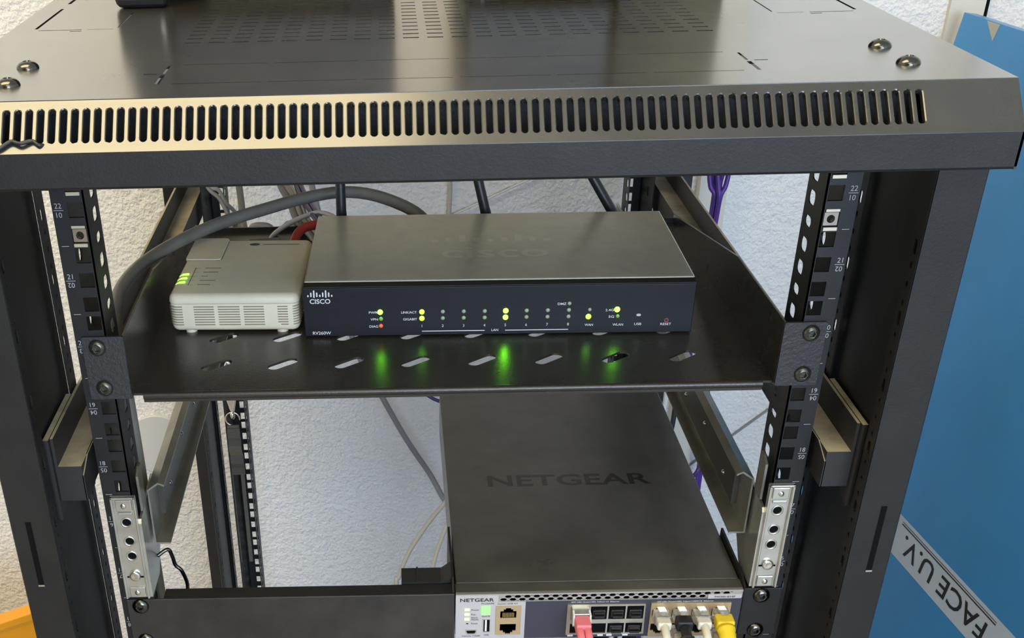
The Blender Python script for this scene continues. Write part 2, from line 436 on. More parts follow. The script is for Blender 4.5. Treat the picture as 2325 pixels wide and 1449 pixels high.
# 19 inch mounting rails
def rail(sx, front):
    y0 = 0. if front else .66
    dy = 1 if front else -1
    hs = [rrect(sx * .23255, zu(n, d), .0095, .0095) for n in range(1, 23) for d in (-1, 0, 1)]
    zb, zt_ = .05, 1.068
    xa, xb = sorted((sx * .2265, sx * .247))
    m_ = MB()
    if front: m_.plate([(xa, zb), (xb, zb), (xb, zt_), (xa, zt_)], hs, .0020, (0, y0, 0), X_, Z_)
    else: m_.plate([(-xb, zb), (-xa, zb), (-xa, zt_), (-xb, zt_)], [[(-a, b) for a, b in h][::-1] for h in hs], .0020, (0, y0, 0), -X_, Z_)
    # inner return with oblong slots, outer return with step
    sh = []
    for k in range(int((zt_ - zb) / (UH / 3))):
        z = zt_ - .012 - k * UH / 3
        sh.append(rrect(.0238, z, .0118, .0088 if k % 3 else .0066, .0030, n=2))
    O = (sx * .2265, y0, 0)
    if sx * dy > 0:   # plate() normal must look to the rack centre (-sx)
        m_.plate([(-.036, zb), (0, zb), (0, zt_), (-.036, zt_)], [[(-a, b) for a, b in h][::-1] for h in sh], .0008, O, (0, -dy, 0), Z_)
    else:
        m_.plate([(0, zb), (.036, zb), (.036, zt_), (0, zt_)], sh, .0008, O, (0, dy, 0), Z_)
    oh = [rrect(.0450, zu(n, 1) - .0135, .0085, .0100, .004, n=3) for n in range(1, 22)]
    O = (sx * .2458, y0, 0)
    if sx * dy > 0: m_.plate([(-.0725, zb), (-.002, zb), (-.002, zt_), (-.0725, zt_)], [[(-a, b) for a, b in h][::-1] for h in oh], .0012, O, (0, -dy, 0), Z_)
    else: m_.plate([(.002, zb), (.0725, zb), (.0725, zt_), (.002, zt_)], oh, .0012, O, (0, dy, 0), Z_)
    r = part('mounting_rail', m_, railm, rack)
    if front:
        pm = MB()
        for n in range(22, 12, -1):
            z = zu(n); cx = sx * .2430
            text(pm, '%02d' % n, (cx, -.0002, z + .0012), X_, Z_, h=.0032, align='c')
            text(pm, '%02d' % (23 - n), (cx, -.0002, z - .0012), -X_, -Z_, h=.0032, align='c')
            poly2(pm, rrect(cx, z, .0060, .00035), (0, -.0002, 0), X_, Z_)
            poly2(pm, rrect(cx + sx * -.0005, z - UH / 2, .0045, .00035), (0, -.0002, 0), X_, Z_)
        part('unit_numbers', pm, greyp, r, label='printed rack unit numbers')
        for (n, d) in ((22, -1), (22, 1)):
            z = zu(n, d); x = sx * .23255
            nb = MB().plate(rrect(x, z, .0086, .0080), [rrect(x, z, .0050, .0050, .0024, n=4)], .004, (0, .0006, 0), X_, Z_)
            nut = part('cage_nut', nb, steel, r)
            part('spring_cage', MB().box(x - .0042, x + .0042, -.0010, .003, z + .0048, z + .0064).box(x - .0042, x + .0042, -.0012, .003, z - .0068, z - .0048), mat('spring_cage_steel', (.75, .68, .52), .3, metal=.6), r)
    return r
for sx in (-1, 1):
    for fr_ in (True, False): rail(sx, fr_)

# side beams with an upright outer flange, dusty on top
for sx in (-1, 1):
    m_ = MB()
    a, b = sorted((sx * .2525, sx * .2700))
    pr = [(sx * .2525, .8425), (sx * .2525, .8690), (sx * .2685, .8690), (sx * .2685, .8900), (sx * .2705, .8900), (sx * .2705, .8425)]
    m_.prism(pr, 'y', -.020, .680)
    bm = part('side_beam', m_, beamm, rack)
    ga, gb = sorted((sx * .2708, sx * .2745))
    part('gusset_plate', MB().prism([(-.0235, .829), (-.0235, .8905), (.05, .8905), (.05, .872), (.012, .842)], 'x', ga, gb), beamm, bm)
    a, b = sorted((sx * .2518, sx * .2525))
    part('end_flange', MB().prism([(-.020, .8425), (-.020, .862), (-.002, .869), (.024, .869), (.024, .860), (.004, .8425)], 'x', a - (.0006 if sx < 0 else 0), b + (.0006 if sx > 0 else 0)), beamm, bm)
    lo = MB(); aa, bb = sorted((sx * .2520, sx * .2705))
    lo.prism([(sx * .2525, .20), (sx * .2525, .2265), (sx * .2685, .2265), (sx * .2685, .2475), (sx * .2705, .2475), (sx * .2705, .20)], 'y', -.020, .680)
    part('side_beam', lo, beamm, rack)
# top and bottom frames joining the posts
part('base_frame', MB().box(-.289, .289, -.03, .69, .02, .05), blk, rack)
part('top_frame', MB().box(-.287, .287, -.036, -.002, 1.0685, 1.1040).box(-.287, -.272, .0, .66, 1.072, 1.104).box(.272, .287, .0, .66, 1.072, 1.104), blk, rack)  # front beam shaped as a baffle to keep the lid slots dark

# ------------------------------------------------------------------ shelf
def hexscrew(name, c, r, m, parent, ax=(0, -1, 0)):
    c = V(c)
    s_ = MB().lathe(c, ax, [(r, 0), (r, .0006), (r * .94, .0014), (r * .75, .0025), (r * .52, .0029)], 24, capa=False, capb=False)
    s_.lathe(c, ax, [(r * .53, .0029), (r * .40, .0028), (r * .38, .0010), (.0001, .0010)], 6, capa=False)
    return autosmooth(part(name, s_, m, parent), 40)

SZ = .911
shelf = thing('cantilever_shelf', 'black sheet-metal rack shelf with slanted slots under the router', 'shelf', (0, .17, SZ))
hs = []
for j in range(6):
    for i in range(8):
        hs.append(rrect((i - 3.5) * .0468, .048 + j * .0492, .0245, .0092, .0045, radians(40), n=4))
part('tray', MB().plate([(-.2165, .004), (.2165, .004), (.2165, .345), (-.2165, .345)], hs, .0016, (0, 0, SZ), X_, Y_), shelfm, shelf)
lip = MB().tube([(-.2085, .0045, SZ - .0022), (.2085, .0045, SZ - .0022)], .0026, 12)
lip.box(-.2085, .2085, .0035, .0055, SZ - .0065, SZ - .002)
autosmooth(part('front_lip', lip, shelfm, shelf))
part('rear_lip', MB().box(-.2165, .2165, .3435, .345, SZ, SZ + .004), shelfm, shelf)
for sx in (-1, 1):
    a, b = sorted((sx * .2165, sx * .2150))
    part('side_wall', MB().prism([(.000, SZ - .002), (.000, SZ + .043), (.127, SZ + .0428), (.345, SZ + .007), (.345, SZ - .002)], 'x', a, b), shelfm, shelf, bevel=.0003, seg=1)
    a, b = sorted((sx * .2150, sx * .2425))
    ear = MB().prism(rrect((a + b) / 2, SZ + .0210, b - a, .0440, .0012, n=2), 'y', -.0022, -.0002)
    e_ = part('mounting_ear', ear, mat('textured_black_paint', (.026, .026, .028), .5, bump=(420, .8, .0008)), shelf)
    for (n, d) in ((20, 0), (19, 1)):
        hexscrew('screw', (sx * (.2328 if n == 20 else .2322), -.0022, zu(n, d)), .0056, mat('dark_screw', (.10, .10, .085), .25, metal=.8), e_)

# ------------------------------------------------------------------ router
RO = V((-.1035, .0945, SZ)); RW, RD, RHh = .2815, .158, .041
router = thing('wireless_router', 'wide grey and black router with rows of port lights and antennas on the shelf', 'router', RO, radians(-1.2), local=True)
body = MB().box(.0008, RW - .0008, .004, RD, .003, RHh)
part('housing', body, routm, router, bevel=.0012)
part('base', MB().box(.003, RW - .003, .002, RD - .002, .0012, .0032), facem, router)
part('faceplate', MB().box(0, RW, 0, .0055, .0008, .0372), facem, router, bevel=.0005)
part('face_bevel', MB().prism([(.0004, .0374), (.0004, .0380), (.0042, .0402), (.0042, .0374)], 'x', .0008, RW - .0008), mat('brown_black_plastic', (.02, .017, .013), .35), router)
for (x, y) in ((.02, .012), (RW - .02, .012), (.02, RD - .015), (RW - .02, RD - .015)):
    part('rubber_foot', MB().cyl((x, y, .0), (x, y, .002), .005), blackplast, router)
# print on the face (local x,z on the plane y=0, seen from -y)
FO = lambda x, z: V((x * .001, -.0001, z * .001))
def ft(s, x, z, h, wd=None, al='l', bold=0.):
    pt = MB(); text(pt, s, FO(x, z), X_, Z_, h=h * .001, wd=None if wd is None else wd * .001, align=al, bold=bold, lift=.0001)
    part('lettering', pt, white, router)
part_logo = MB()
hts = [1.6, 3.4, 5.6, 3.4, 1.8, 3.4, 5.6, 3.4, 1.6]
for i, hh in enumerate(hts):
    x = 3.6 + i * 2.15
    zc = 32.4 if hh > 5 else 32.0 + (0 if hh < 2 else .0)
    zc = 30.9 + hh / 2 if hh < 5 else 30.3 + hh / 2
    poly2(part_logo, [(px * .001, pz * .001) for px, pz in rrect(x, zc, 1.05, hh, .5, n=3)], FO(0, 0), X_, Z_, .0001)
text(part_logo, 'CISCO', FO(4.6, 25.8), X_, Z_, h=.0036, wd=.0150, lift=.0001, bold=.018)
part('logo', part_logo, white, router, label='white bars logo with lettering')
ft('RV260W', 5.6, 2.3, 2.4, 13.4, bold=.01)
for s, x, z, wd in (('PWR', 47.2, 17.8, 6.4), ('VPN', 48.3, 12.6, 5.4), ('DIAG', 47.3, 7.2, 6.4), ('LINK/ACT', 70.7, 17.6, 11.2), ('GIGABIT', 72.0, 12.4, 10.2), ('DMZ', 183.6, 22.5, 6.2), ('2.4G', 218.2, 17.4, 6.0), ('5G', 220.8, 12.4, 4.0)):
    ft(s, x, z, 1.75, wd, bold=.008)
for i in range(8): ft(str(i + 1), 85.7 + i * 15.17, 7.0, 2.0, al='c')
for s, x, z, wd in (('LAN', 138.9, 3.4, 5.0), ('WAN', 207.0, 6.4, 6.0), ('WLAN', 228.0, 6.3, 7.6), ('USB', 242.4, 6.6, 5.2), ('RESET', 262.6, 6.3, 7.8)):
    ft(s, x - wd / 2, z, 1.75, wd, bold=.008)
for a, b in ((85.7, 131.4), (146.4, 192.2)):
    part('lan_line', poly2(MB(), [(a * .001, .0037), (b * .001, .0037), (b * .001, .0043), (a * .001, .0043)], FO(0, 0), X_, Z_, .0001), white, router)
def led(x, z, m, r=1.55, nm='indicator_light'):
    s_ = MB().lathe(FO(x, z), -Y_, [(r * .001, -.0006), (r * .001, .0001), (r * .0007, .0005), (r * .0002, .0006)], 14)
    return part(nm, s_, m, router, smooth=True)
led(55.4, 18.9, ledon, 1.9); led(55.9, 13.8, ledvpn, 1.5); led(55.8, 8.5, ledred, 1.5)
for i in range(8):
    x = 85.7 + i * 15.17
    on = i in (0, 4)
    led(x, 18.7, ledon if i == 4 else (ledg if on else ledoff), 1.9 if on else 1.5); led(x, 13.8, ledon if i == 4 else (ledg if on else ledoff), 1.9 if on else 1.5)
led(192.0, 23.6, ledoff, 1.4)
led(206.9, 18.8, ledoff, 1.3); led(206.3, 13.5, ledg, 2.0)
led(226.6, 18.6, ledon, 2.0); led(227.4, 13.5, ledvpn, 1.4)
part('usb_indicator', MB().prism([(p[0] * .001, p[1] * .001) for p in rrect(242.4, 14.3, 3.2, 1.8, .85, n=4)], 'y', -.0003, .001), mat('unlit_white_led', (.62, .62, .55), .4), router)
rr = MB().lathe(FO(262.8, 10.0), -Y_, [(.0016, 0), (.0016, .0001), (.0009, .0001), (.0008, -.0003)], 16, capa=False, capb=False)
part('reset_hole', rr, mat('reset_ring', (.35, .05, .06), .5), router)
# embossed logo on the top
em = MB()
text(em, 'cisco', (.101, .050, RHh), X_, Y_, h=.0235, wd=.080, lift=.00012, bold=.008)
for i, hh in enumerate([.006, .010, .016, .010, .006, .010, .016, .010, .006]):
    poly2(em, rrect(.096 + i * .0108, .086 + hh / 2, .005, hh, .0022, n=3), (0, 0, RHh), X_, Y_, .00012)
part('embossed_logo', em, embm, router)
# antennas at the back
def antenna(x, y, top, z0=.025, r=.0042):
    p = V((x, y, z0)); q = V(top)
    a_ = part('antenna', MB().tube([p, p.lerp(q, .10), p.lerp(q, .12), q.lerp(p, .02), q], [r * 1.05, r * 1.05, r, r * .9, r * .6], 12), blackplast, router, smooth=True)
    part('antenna_hinge', MB().cyl((x, y - .020, z0), (x, y + .004, z0), .0058, 14), blackplast, a_)
antenna(.0190, RD + .020, (.0190, RD + .020, .145))
antenna(.1425, RD + .020, (.113, RD + .022, .140))
antenna(.2560, RD + .022, (.180, RD + .024, .135), z0=.018)
part('antenna_socket', MB().cyl((.250, RD, .022), (.250, RD + .008, .022), .0035, 10), mat('brass_socket', (.55, .36, .18), .35, metal=.8), router)

# ------------------------------------------------------------------ cream modem
MO = V((-.2040, .1065, SZ))
modem = thing('modem', 'cream plastic modem with green lights at the left of the shelf', 'modem', MO, radians(-2.2), local=True)
MW, MD, MH = .0965, .126, .0300
def rbox(x0, x1, y0, y1, z0, z1, r, rt=None, rb=None):
    """rounded plan box, edges rounded on top (rt) and bottom (rb)"""
    m_ = MB(); rt = rt or .001; rb = rb or .001; rings = []
    prof = [(rb, 0)] + [(rb * (1 - sin(k * pi / 8)), rb * (1 - cos(k * pi / 8))) for k in range(1, 5)] + [(rt * (1 - cos(k * pi / 8)), (z1 - z0) - rt * (1 - sin(k * pi / 8))) for k in range(0, 5)]
    for ins, h in prof:
        rings.append([(x, y, z0 + h) for x, y in rrect((x0 + x1) / 2, (y0 + y1) / 2, x1 - x0 - 2 * ins, y1 - y0 - 2 * ins, max(r - ins, .0008), n=5)])
    n = len(rings[0]); vs = [p for q in rings for p in q]
    fs = [(i * n + k, i * n + (k + 1) % n, (i + 1) * n + (k + 1) % n, (i + 1) * n + k) for i in range(len(rings) - 1) for k in range(n)]
    fs += [tuple(range(n - 1, -1, -1)), tuple(range((len(rings) - 1) * n, len(rings) * n))]
    return m_.add(vs, fs)
autosmooth(part('lower_shell', rbox(.0005, MW - .0005, 0.0005, MD, .0018, .0228, .006, .0004, .004), cream, modem), 30)
autosmooth(part('upper_shell', rbox(0, MW, 0, MD, .0232, MH, .0065, .0050, .0003), cream, modem), 30)
part('seam', rbox(.001, MW - .001, .001, MD - .001, .022, .024, .0055, .0003, .0003), creamd, modem)
# vent slots on the front and round the corners
for a, b in ((.0185, .0335), (.0365, .0525), (.0555, .0705)):
    for k in range(8):
        z = .0072 + k * .00195
        part('vent_slot', MB().box(a, b, .0000, .0009, z - .00035, z + .00035), creamd, modem)
for a, b in ((.0025, .0100), (.0805, .0880)):
    for k in range(8):
        z = .0072 + k * .00195
        part('vent_slot', MB().box(a + (.002 if k == 0 else 0), b, .0000, .0016, z - .00035, z + .00035), creamd, modem)
ribs = MB()
for k in range(8):
    z = .0072 + k * .00195
    for (cx, s0) in ((.0065, -1), (MW - .0065, 1)):
        a0 = pi if s0 < 0 else 1.5 * pi
        pts = [(cx + .0066 * cos(a0 + q * pi / 12), .0070 + .0066 * sin(a0 + q * pi / 12), z) for q in range(0, 6)] if s0 < 0 else [(cx + .0066 * cos(a0 + q * pi / 12), .0070 + .0066 * sin(a0 + q * pi / 12), z) for q in range(1, 7)]
        pts = ([(p[0], p[1], p[2]) for p in pts])
        ribs.tube(pts, .00035, 5)
    ribs.tube([(MW - .0002, .008, z), (MW - .0002, .026, z)], .00035, 5)
    ribs.tube([(.0002, .008, z), (.0002, .026, z)], .00035, 5)
part('corner_vents', ribs, creamd, modem)
part('card_cover', rbox(.0005, .0285, .075, MD + .0005, MH - .0012, MH + .0009, .004, .0007, .0003), cream, modem)
part('cover_gap', MB().box(.002, .0275, .0741, .0752, MH - .0001, MH + .0003).box(.0283, .0290, .076, MD - .006, MH - .0001, MH + .0003), creamd, modem)
pm = MB()
for j, wd_ in enumerate((.0125, .0115, .0050, .0120, .0095)):
    y = .0215 + (4 - j) * .0090
    poly2(pm, rrect(.0235 + wd_ / 2 - .0045, y, wd_, .0011), (0, 0, MH), X_, Y_, .0001)
    poly2(pm, rrect(.0130, y, .0050, .0004), (0, 0, MH), X_, Y_, .0001)
poly2(pm, rrect(.0120, .0395, .0006, .0375), (0, 0, MH), X_, Y_, .0001)
poly2(pm, rrect(.0720, .1118, .0290, .0014), (0, 0, MH), X_, Y_, .0001)
part('top_print', pm, mat('faded_grey_print', (.19, .17, .14), .6), modem)
part('round_badge', poly2(MB(), [(.0505 + .0042 * cos(k * pi / 10), .1122 + .0029 * sin(k * pi / 10)) for k in range(20)], (0, 0, MH), X_, Y_, .0001), mat('dark_violet_print', (.05, .04, .12), .5), modem)
for j in range(3):
    y = .0255 + j * .0085
    s_ = MB().tube([(.0012, y, MH - .0042), (.0024, y + .0002, MH - .0014), (.0048, y + .0006, MH + .0000), (.0088, y + .001, MH + .0003)], .0013, 8, flat=.6)
    part('status_light', s_, ledg, modem, smooth=True)
for (x, y) in ((.014, .007), (MW - .014, .007), (.014, MD - .01), (MW - .014, MD - .01)):
    part('foot', MB().cyl((x, y, 0), (x, y, .0022), .0042, 16), cream, modem)

# ------------------------------------------------------------------ switch
SX0, SX1, ST, SB = .0045, .2195, .7455, .7030
sw = thing('network_switch', 'dark grey half-width network switch with a row of plugged ports', 'network switch', (.112, .17, SB))
part('chassis', MB().box(SX0 + .0006, SX1 - .0006, .0140, .345, SB, ST - .0004), swm, sw, bevel=.0007)
part('bezel_top', MB().prism([(.0005, ST - .0022), (.0020, ST - .0008), (.0125, ST - .0004), (.0134, ST - .0014), (.0134, SB), (.0070, SB), (.0070, .7436), (.0005, .7436)], 'x', SX0, SX1), swm, sw, bevel=.0003)
part('bezel_edge', MB().box(SX0, SX1, -.0006, .0012, ST - .0026, ST - .0014), mat('bezel_edge_metal', (.55, .53, .50), .3, metal=.6), sw)
# faceplate layers: dark mesh grille, navy panel, silver badge plate
hx = []
for i in range(24):
    for j in range(2):
        cx = .0405 + i * .0071 + (.00355 if j == 0 else 0); cz = .7414 if j == 0 else .7387
        hx.append([(cx + .0027 * cos(q * pi / 3), cz + .0015 * sin(q * pi / 3)) for q in range(6)])
        hx.append(rrect(cx + .00355, cz + (.0008 if j == 0 else -.0009), .0022, .0005))
hx = [h for h in hx if all(.0370 < p[0] < SX1 - .001 and .7371 < p[1] < .7431 for p in h)]
part('hex_grille', MB().plate([(.0366, .7368), (SX1, .7368), (SX1, .7432), (.0366, .7432)], hx, .0008, (0, -.0002, 0), X_, Z_), mat('grille_metal', (.45, .43, .42), .35, metal=.5), sw)
part('grille_shade', MB().box(SX0, SX1, .0058, .0069, SB, .7435), dark, sw)  # near-black sheet, stands for the shade behind the grille holes
part('badge_plate', MB().prism([(SX0, SB), (.0572, SB), (.0572, .7368), (.0366, .7368), (.0366, .7432), (SX0, .7432)], 'y', -.0010, .0005), silver, sw)
part('port_panel', MB().box(.0572, SX1, -.0008, .0005, SB, .7368), navy, sw)
part('model_plate', MB().box(.1935, .2185, -.0014, -.0002, .7372, .7408), silver, sw)
YF = -.0011
tp = MB(); tw = MB()
text(tp, 'NETGEAR', (.0079, YF, .7379), X_, Z_, h=.0031, wd=.0254, bold=.012)
text(tp, 'M4300-8X8F', (.1985, -.0015, .7381), X_, Z_, h=.0016, wd=.0155)
for s, x, z, wd in (('ProSAFE', .0240, .7354, .0095), ('Console / OOB  8 9', .0360, .7350, .0150), ('Power', .0165, .7298, .0060), ('Fan', .0165, .7255, .0032), ('Stack', .0165, .7226, .0050), ('Master', .0165, .7208, .0058), ('Reset', .0165, .7172, .0050), ('Stack ID', .0246, .7237, .0060), ('Console 115200', .0095, .7055, .0140), ('USB', .0266, .7062, .0035)):
    text(tp, s, (x, YF, z), X_, Z_, h=.0013, wd=wd)
poly2(tp, rrect(.0135, .7178, .0016, .0009), (0, YF, 0), X_, Z_)
text(tw, 'SFP+ LED: Green=10G, Yellow=1G  Ethernet', (.0915, -.0009, .7352), X_, Z_, h=.0012, wd=.0360)
text(tw, '10G LED: Green=10G, Yellow=100M/1G  Ethernet', (.1560, -.0009, .7343), X_, Z_, h=.0012, wd=.0420)
part('dark_lettering', tp, blackp, sw, label='dark printed lettering')
part('white_lettering', tw, white, sw, label='white printed lettering')
tt = MB(); text(tt, 'NETGEAR', (.0402, .1612, ST - .0004), X_, Y_, h=.0195, wd=.1400, bold=.02, lift=.0001)
part('top_lettering', tt, mat('gloss_black_print', (.006, .006, .007), .3), sw, label='glossy black lettering on the top')
for z in (.7307, .7263, .7219): part('status_light', MB().box(.0114, .0151, -.0015, -.0009, z - .0010, z + .0010), mat('lit_pale_green', (.6, .9, .4), .4, emit=(.65, 1., .3), estr=.9), sw)
part('stack_light', MB().box(.0238, .0308, -.0016, -.0009, .7258, .7338), mat('lit_green_square', (.3, .8, .25), .35, emit=(.3, .9, .2), estr=.55), sw)
us = part('usb_port', MB().plate(rrect(.0282, .7158, .0060, .0125), [rrect(.0282, .7158, .0046, .0111)], .001, (0, -.0016, 0), X_, Z_), steel, sw)
part('usb_tongue', MB().box(.0270, .0284, -.0014, -.0010, .7106, .7210), white, us)
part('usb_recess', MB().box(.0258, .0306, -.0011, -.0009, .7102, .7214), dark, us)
mu_ = part('console_port', MB().plate([(.0123, .7121), (.0208, .7121), (.0208, .7100), (.0196, .7080), (.0135, .7080), (.0123, .7100)][::-1], [[(.0131, .7114), (.0200, .7114), (.0200, .7102), (.0191, .7087), (.0140, .7087), (.0131, .7102)][::-1]], .0008, (0, -.0016, 0), X_, Z_), cage, sw)
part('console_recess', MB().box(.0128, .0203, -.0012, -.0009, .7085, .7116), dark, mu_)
# stacked management jacks
def jackhole(cx, cz, flip=1, s=1.):
    return [(cx + a * s, cz + b * s * flip) for a, b in ((-.0061, -.0045), (.0061, -.0045), (.0061, .0018), (.0036, .0018), (.0036, .0034), (.0020, .0034), (.0020, .0046), (-.0020, .0046), (-.0020, .0034), (-.0036, .0034), (-.0036, .0018), (-.0061, .0018))]
jk = part('management_jack', MB().plate([(.0350, .7074), (.0541, .7074), (.0541, .7337), (.0350, .7337)], [jackhole(.0444, .7275), jackhole(.0444, .7128, -1)[::-1]], .0012, (0, -.0020, 0), X_, Z_), brass, sw)
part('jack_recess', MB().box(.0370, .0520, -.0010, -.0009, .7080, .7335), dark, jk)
for q in range(8): part('jack_contact', MB().box(.0402 + q * .00115, .0407 + q * .00115, -.0014, -.0009, .7235, .7275), mat('gold_contact', (.75, .55, .2), .3, metal=1.), jk)
# optical cages
ck = MB()
cols = (.0910, .1058, .1195, .1332, .1470)
wins = []
for i in range(4):
    for (z0, z1) in ((.7205, .7325), (.7078, .7168)):
        wins.append([(cols[i] + .0006, z0), (cols[i + 1] - .0006, z0), (cols[i + 1] - .0006, z1), (cols[i] + .0006, z1)])
sf = part('optical_cage', MB().plate([(.0887, .7064), (.1480, .7064), (.1474, .7340), (.0887, .7345)], wins, .0015, (0, -.0024, 0), X_, Z_), cage, sw)
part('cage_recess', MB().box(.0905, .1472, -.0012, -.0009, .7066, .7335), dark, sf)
for i in range(4):
    for (zc, first) in ((.7262, True), (.7118, False)):
        if i == 0 or (not first and i == 1): continue
        cx = (cols[i] + cols[i + 1]) / 2
        d_ = part('dust_plug', MB().box(cx - .0048, cx + .0048, -.0040, -.0012, zc - .0030, zc + .0034), blackplast, sf, bevel=.0006)
        part('plug_tab', MB().box(cx - .0036, cx + .0036, -.0075, -.0040, zc - .0012, zc + .0006).box(cx - .0036, cx + .0036, -.0070, -.0040, zc + .0022, zc + .0030), blackplast, d_)
for x in (.0925, .1155, .1223, .1345, .1545): part('port_label', MB().box(x - .0021, x + .0021, -.0012, -.0008, .7040, .7066), white, sw)
# copper port block
JX = (.1585, .1735, .1857, .2006)
jb = part('copper_port_block', MB().plate([(.1515, .7035), (.2118, .7035), (.2116, .7338), (.1517, .7345)], [jackhole(x, .7262) for x in (.1590, .1739, .1888, .2037)] + [jackhole(x, .7110, -1)[::-1] for x in (.1590, .1739, .1888, .2037)], .0015, (0, -.0022, 0), X_, Z_), brass, sw)
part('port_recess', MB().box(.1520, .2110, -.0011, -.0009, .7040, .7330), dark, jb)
# right ear and side brackets
ear = part('mounting_ear', MB().box(.2196, .2480, -.0020, -.0002, .7035, .7462), blk, sw, bevel=.0006)
part('side_flange', MB().prism([(0, .7035), (0, .746), (.012, .7505), (.078, .7505), (.080, .7035)], 'x', .2197, .2213), blk, ear)
for d in (1, -1): hexscrew('screw', (.2330, -.0020, zu(15, d) - .0005), .0062, dchrome, ear)

# wide left bracket that fills the other half of the unit
br = thing('filler_bracket', 'wide black blank panel filling the rack unit beside the switch', 'blank panel', (-.12, 0, .7035))
part('panel', MB().box(-.2430, .0036, -.0020, -.0002, .7035, .7458), mat('scuffed_black_paint', (.026, .023, .020), .45, noise=(20, .5), bump=(500, .2, .0006), dust=None), br, bevel=.0006)
part('top_flange', MB().box(-.2150, .0036, -.0002, .0120, .7445, .7458), blk, br)
part('side_flange', MB().prism([(0, .7035), (0, .746), (.012, .7520), (.085, .7520), (.087, .7035)], 'x', .0018, .0036), blk, br)
part('stiffener', MB().box(-.0360, .0016, .0130, .0330, .7300, .7470).box(-.0245, -.0232, .0125, .0330, .7300, .7480).prism([(-.006, .7470), (.0016, .7470), (.0016, .7530)], 'y', .012, .032), blackplast, br)
for d in (1, -1): hexscrew('screw', (-.2328, -.0020, zu(15, d) - .0005), .0062, dchrome, br)

# ------------------------------------------------------------------ sliding rails
for sx, lab in ((-1, 'galvanised sliding rail on the left, running back beside the open wall gap'), (1, 'galvanised sliding rail on the right, running back beside the switch')):
    t = thing('sliding_rail', lab, 'sliding rail', (sx * .22, .3, .75), group='sliding rails of the rack')
    xx = lambda a, b: sorted((sx * a, sx * b))
    # front plate with raised rim
    a, b = xx(.2240, .2418)
    hs = [rrect(sx * .2328, zz, .0062, .0062, .003, n=4) for zz in (zu(17), zu(17, -1), zu(16, 1))]
    fp = part('front_plate', MB().plate([(a, .7485), (b, .7485), (b, .8350), (a, .8350)], hs, .0016, (0, -.0022, 0), X_, Z_), galv, t)
    rim = MB().box(a, a + .0016, -.0050, -.0022, .7485, .8350).box(b - .0016, b, -.0050, -.0022, .7485, .8350).box(a, b, -.0050, -.0022, .8334, .8350)
    part('rim', rim, galv, fp, bevel=.0004)
    for zz, hh in ((.8278, .0092), (.7535, .0090)):
        pd = part('raised_pad', MB().box(sx * .2328 - .0058, sx * .2328 + .0058, -.0036, -.0022, zz - hh / 2, zz + hh / 2), galv, fp, bevel=.0006)
        part('rivet', MB().lathe((sx * .2328, -.0036, zz), -Y_, [(.0022, 0), (.0019, .0009), (.0008, .0013)], 14, capa=False), steel, pd, smooth=True)
    for zz in (zu(17), zu(17, -1), zu(16, 1)):
        part('threaded_hole', MB().lathe((sx * .2328, -.0022, zz), -Y_, [(.0044, 0), (.0042, .0006), (.0032, .0006), (.0031, -.002)], 18, capa=False, capb=False), galv, fp, smooth=True)
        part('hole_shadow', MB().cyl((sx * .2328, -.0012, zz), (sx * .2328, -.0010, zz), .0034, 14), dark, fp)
    part('pin', MB().lathe((sx * .2328, -.0022, zu(16) - .001), -Y_, [(.0042, 0), (.0042, .0018), (.0030, .0026), (.0016, .0022)], 16, capa=False), steel, fp, smooth=True)
    for q in (-1, 0, 1): part('notch', MB().box(sx * .2328 + q * .0045 - .0016, sx * .2328 + q * .0045 + .0016, -.0026, -.0021, .7660, .7672), dark, fp)
    part('crossbar', MB().box(sx * .2328 - .0050, sx * .2328 + .0050, -.0040, -.0022, .8200, .8222), galv, fp, bevel=.0004)
    # inward return and arm
    a, b = xx(.2222, .2240)
    part('return_flange', MB().prism([(-.0022, .7485), (-.0022, .812), (.000, .815), (.055, .822), (.075, .795), (.034, .752), (.030, .7485)], 'x', a, b), galv, t)
    a, b = xx(.2215, .2232)
    part('upper_tab', MB().prism([(.006, .818), (.006, .846), (.014, .850), (.020, .850), (.020, .818)], 'x', a, b), galvd, t)
    # telescopic channel
    pr = [(.2205, .780), (.2205, .826), (.2120, .832), (.2075, .830), (.2075, .8285), (.2117, .8305), (.2192, .8253), (.2192, .7813), (.2085, .7813), (.2085, .780)]
    ch = part('channel', MB().prism([(sx * x, z) for x, z in pr], 'y', .022, .655), galvd, t)
    part('inner_track', MB().prism([(sx * x, z) for x, z in ((.2191, .790), (.2191, .815), (.2150, .815), (.2150, .790))], 'y', .05, .655), mat('dark_oiled_steel', (.10, .10, .09), .35, metal=.7), ch)
    for q in range(8):
        yq = .08 + q * .07
        part('rivet', MB().lathe((sx * .2150, yq, .803 + (.004 if q % 2 else -.003)), (-sx, 0, 0), [(.0022, 0), (.0014, .0012), (.0004, .0014)], 10, capa=False), steel, ch, smooth=True)
    a, b = xx(.2200, .2225)
    part('rear_bracket', MB().box(a, b, .610, .657, .770, .835), galvd, t)

# latch lever hanging below the left slide
lv = MB().tube(smoothpath([mm(-222, 30, 764), mm(-214, 33, 768), mm(-211.5, 34, 761), mm(-210, 34, 753), mm(-206, 34, 748), mm(-203, 34, 737), mm(-203.5, 34, 728)]), .0015, 8)
tag(origin_to(part('latch_lever', lv, dchrome, smooth=True), (-.2085, .056, .75)), 'small bent steel lever below the front end of the left slide', 'lever')

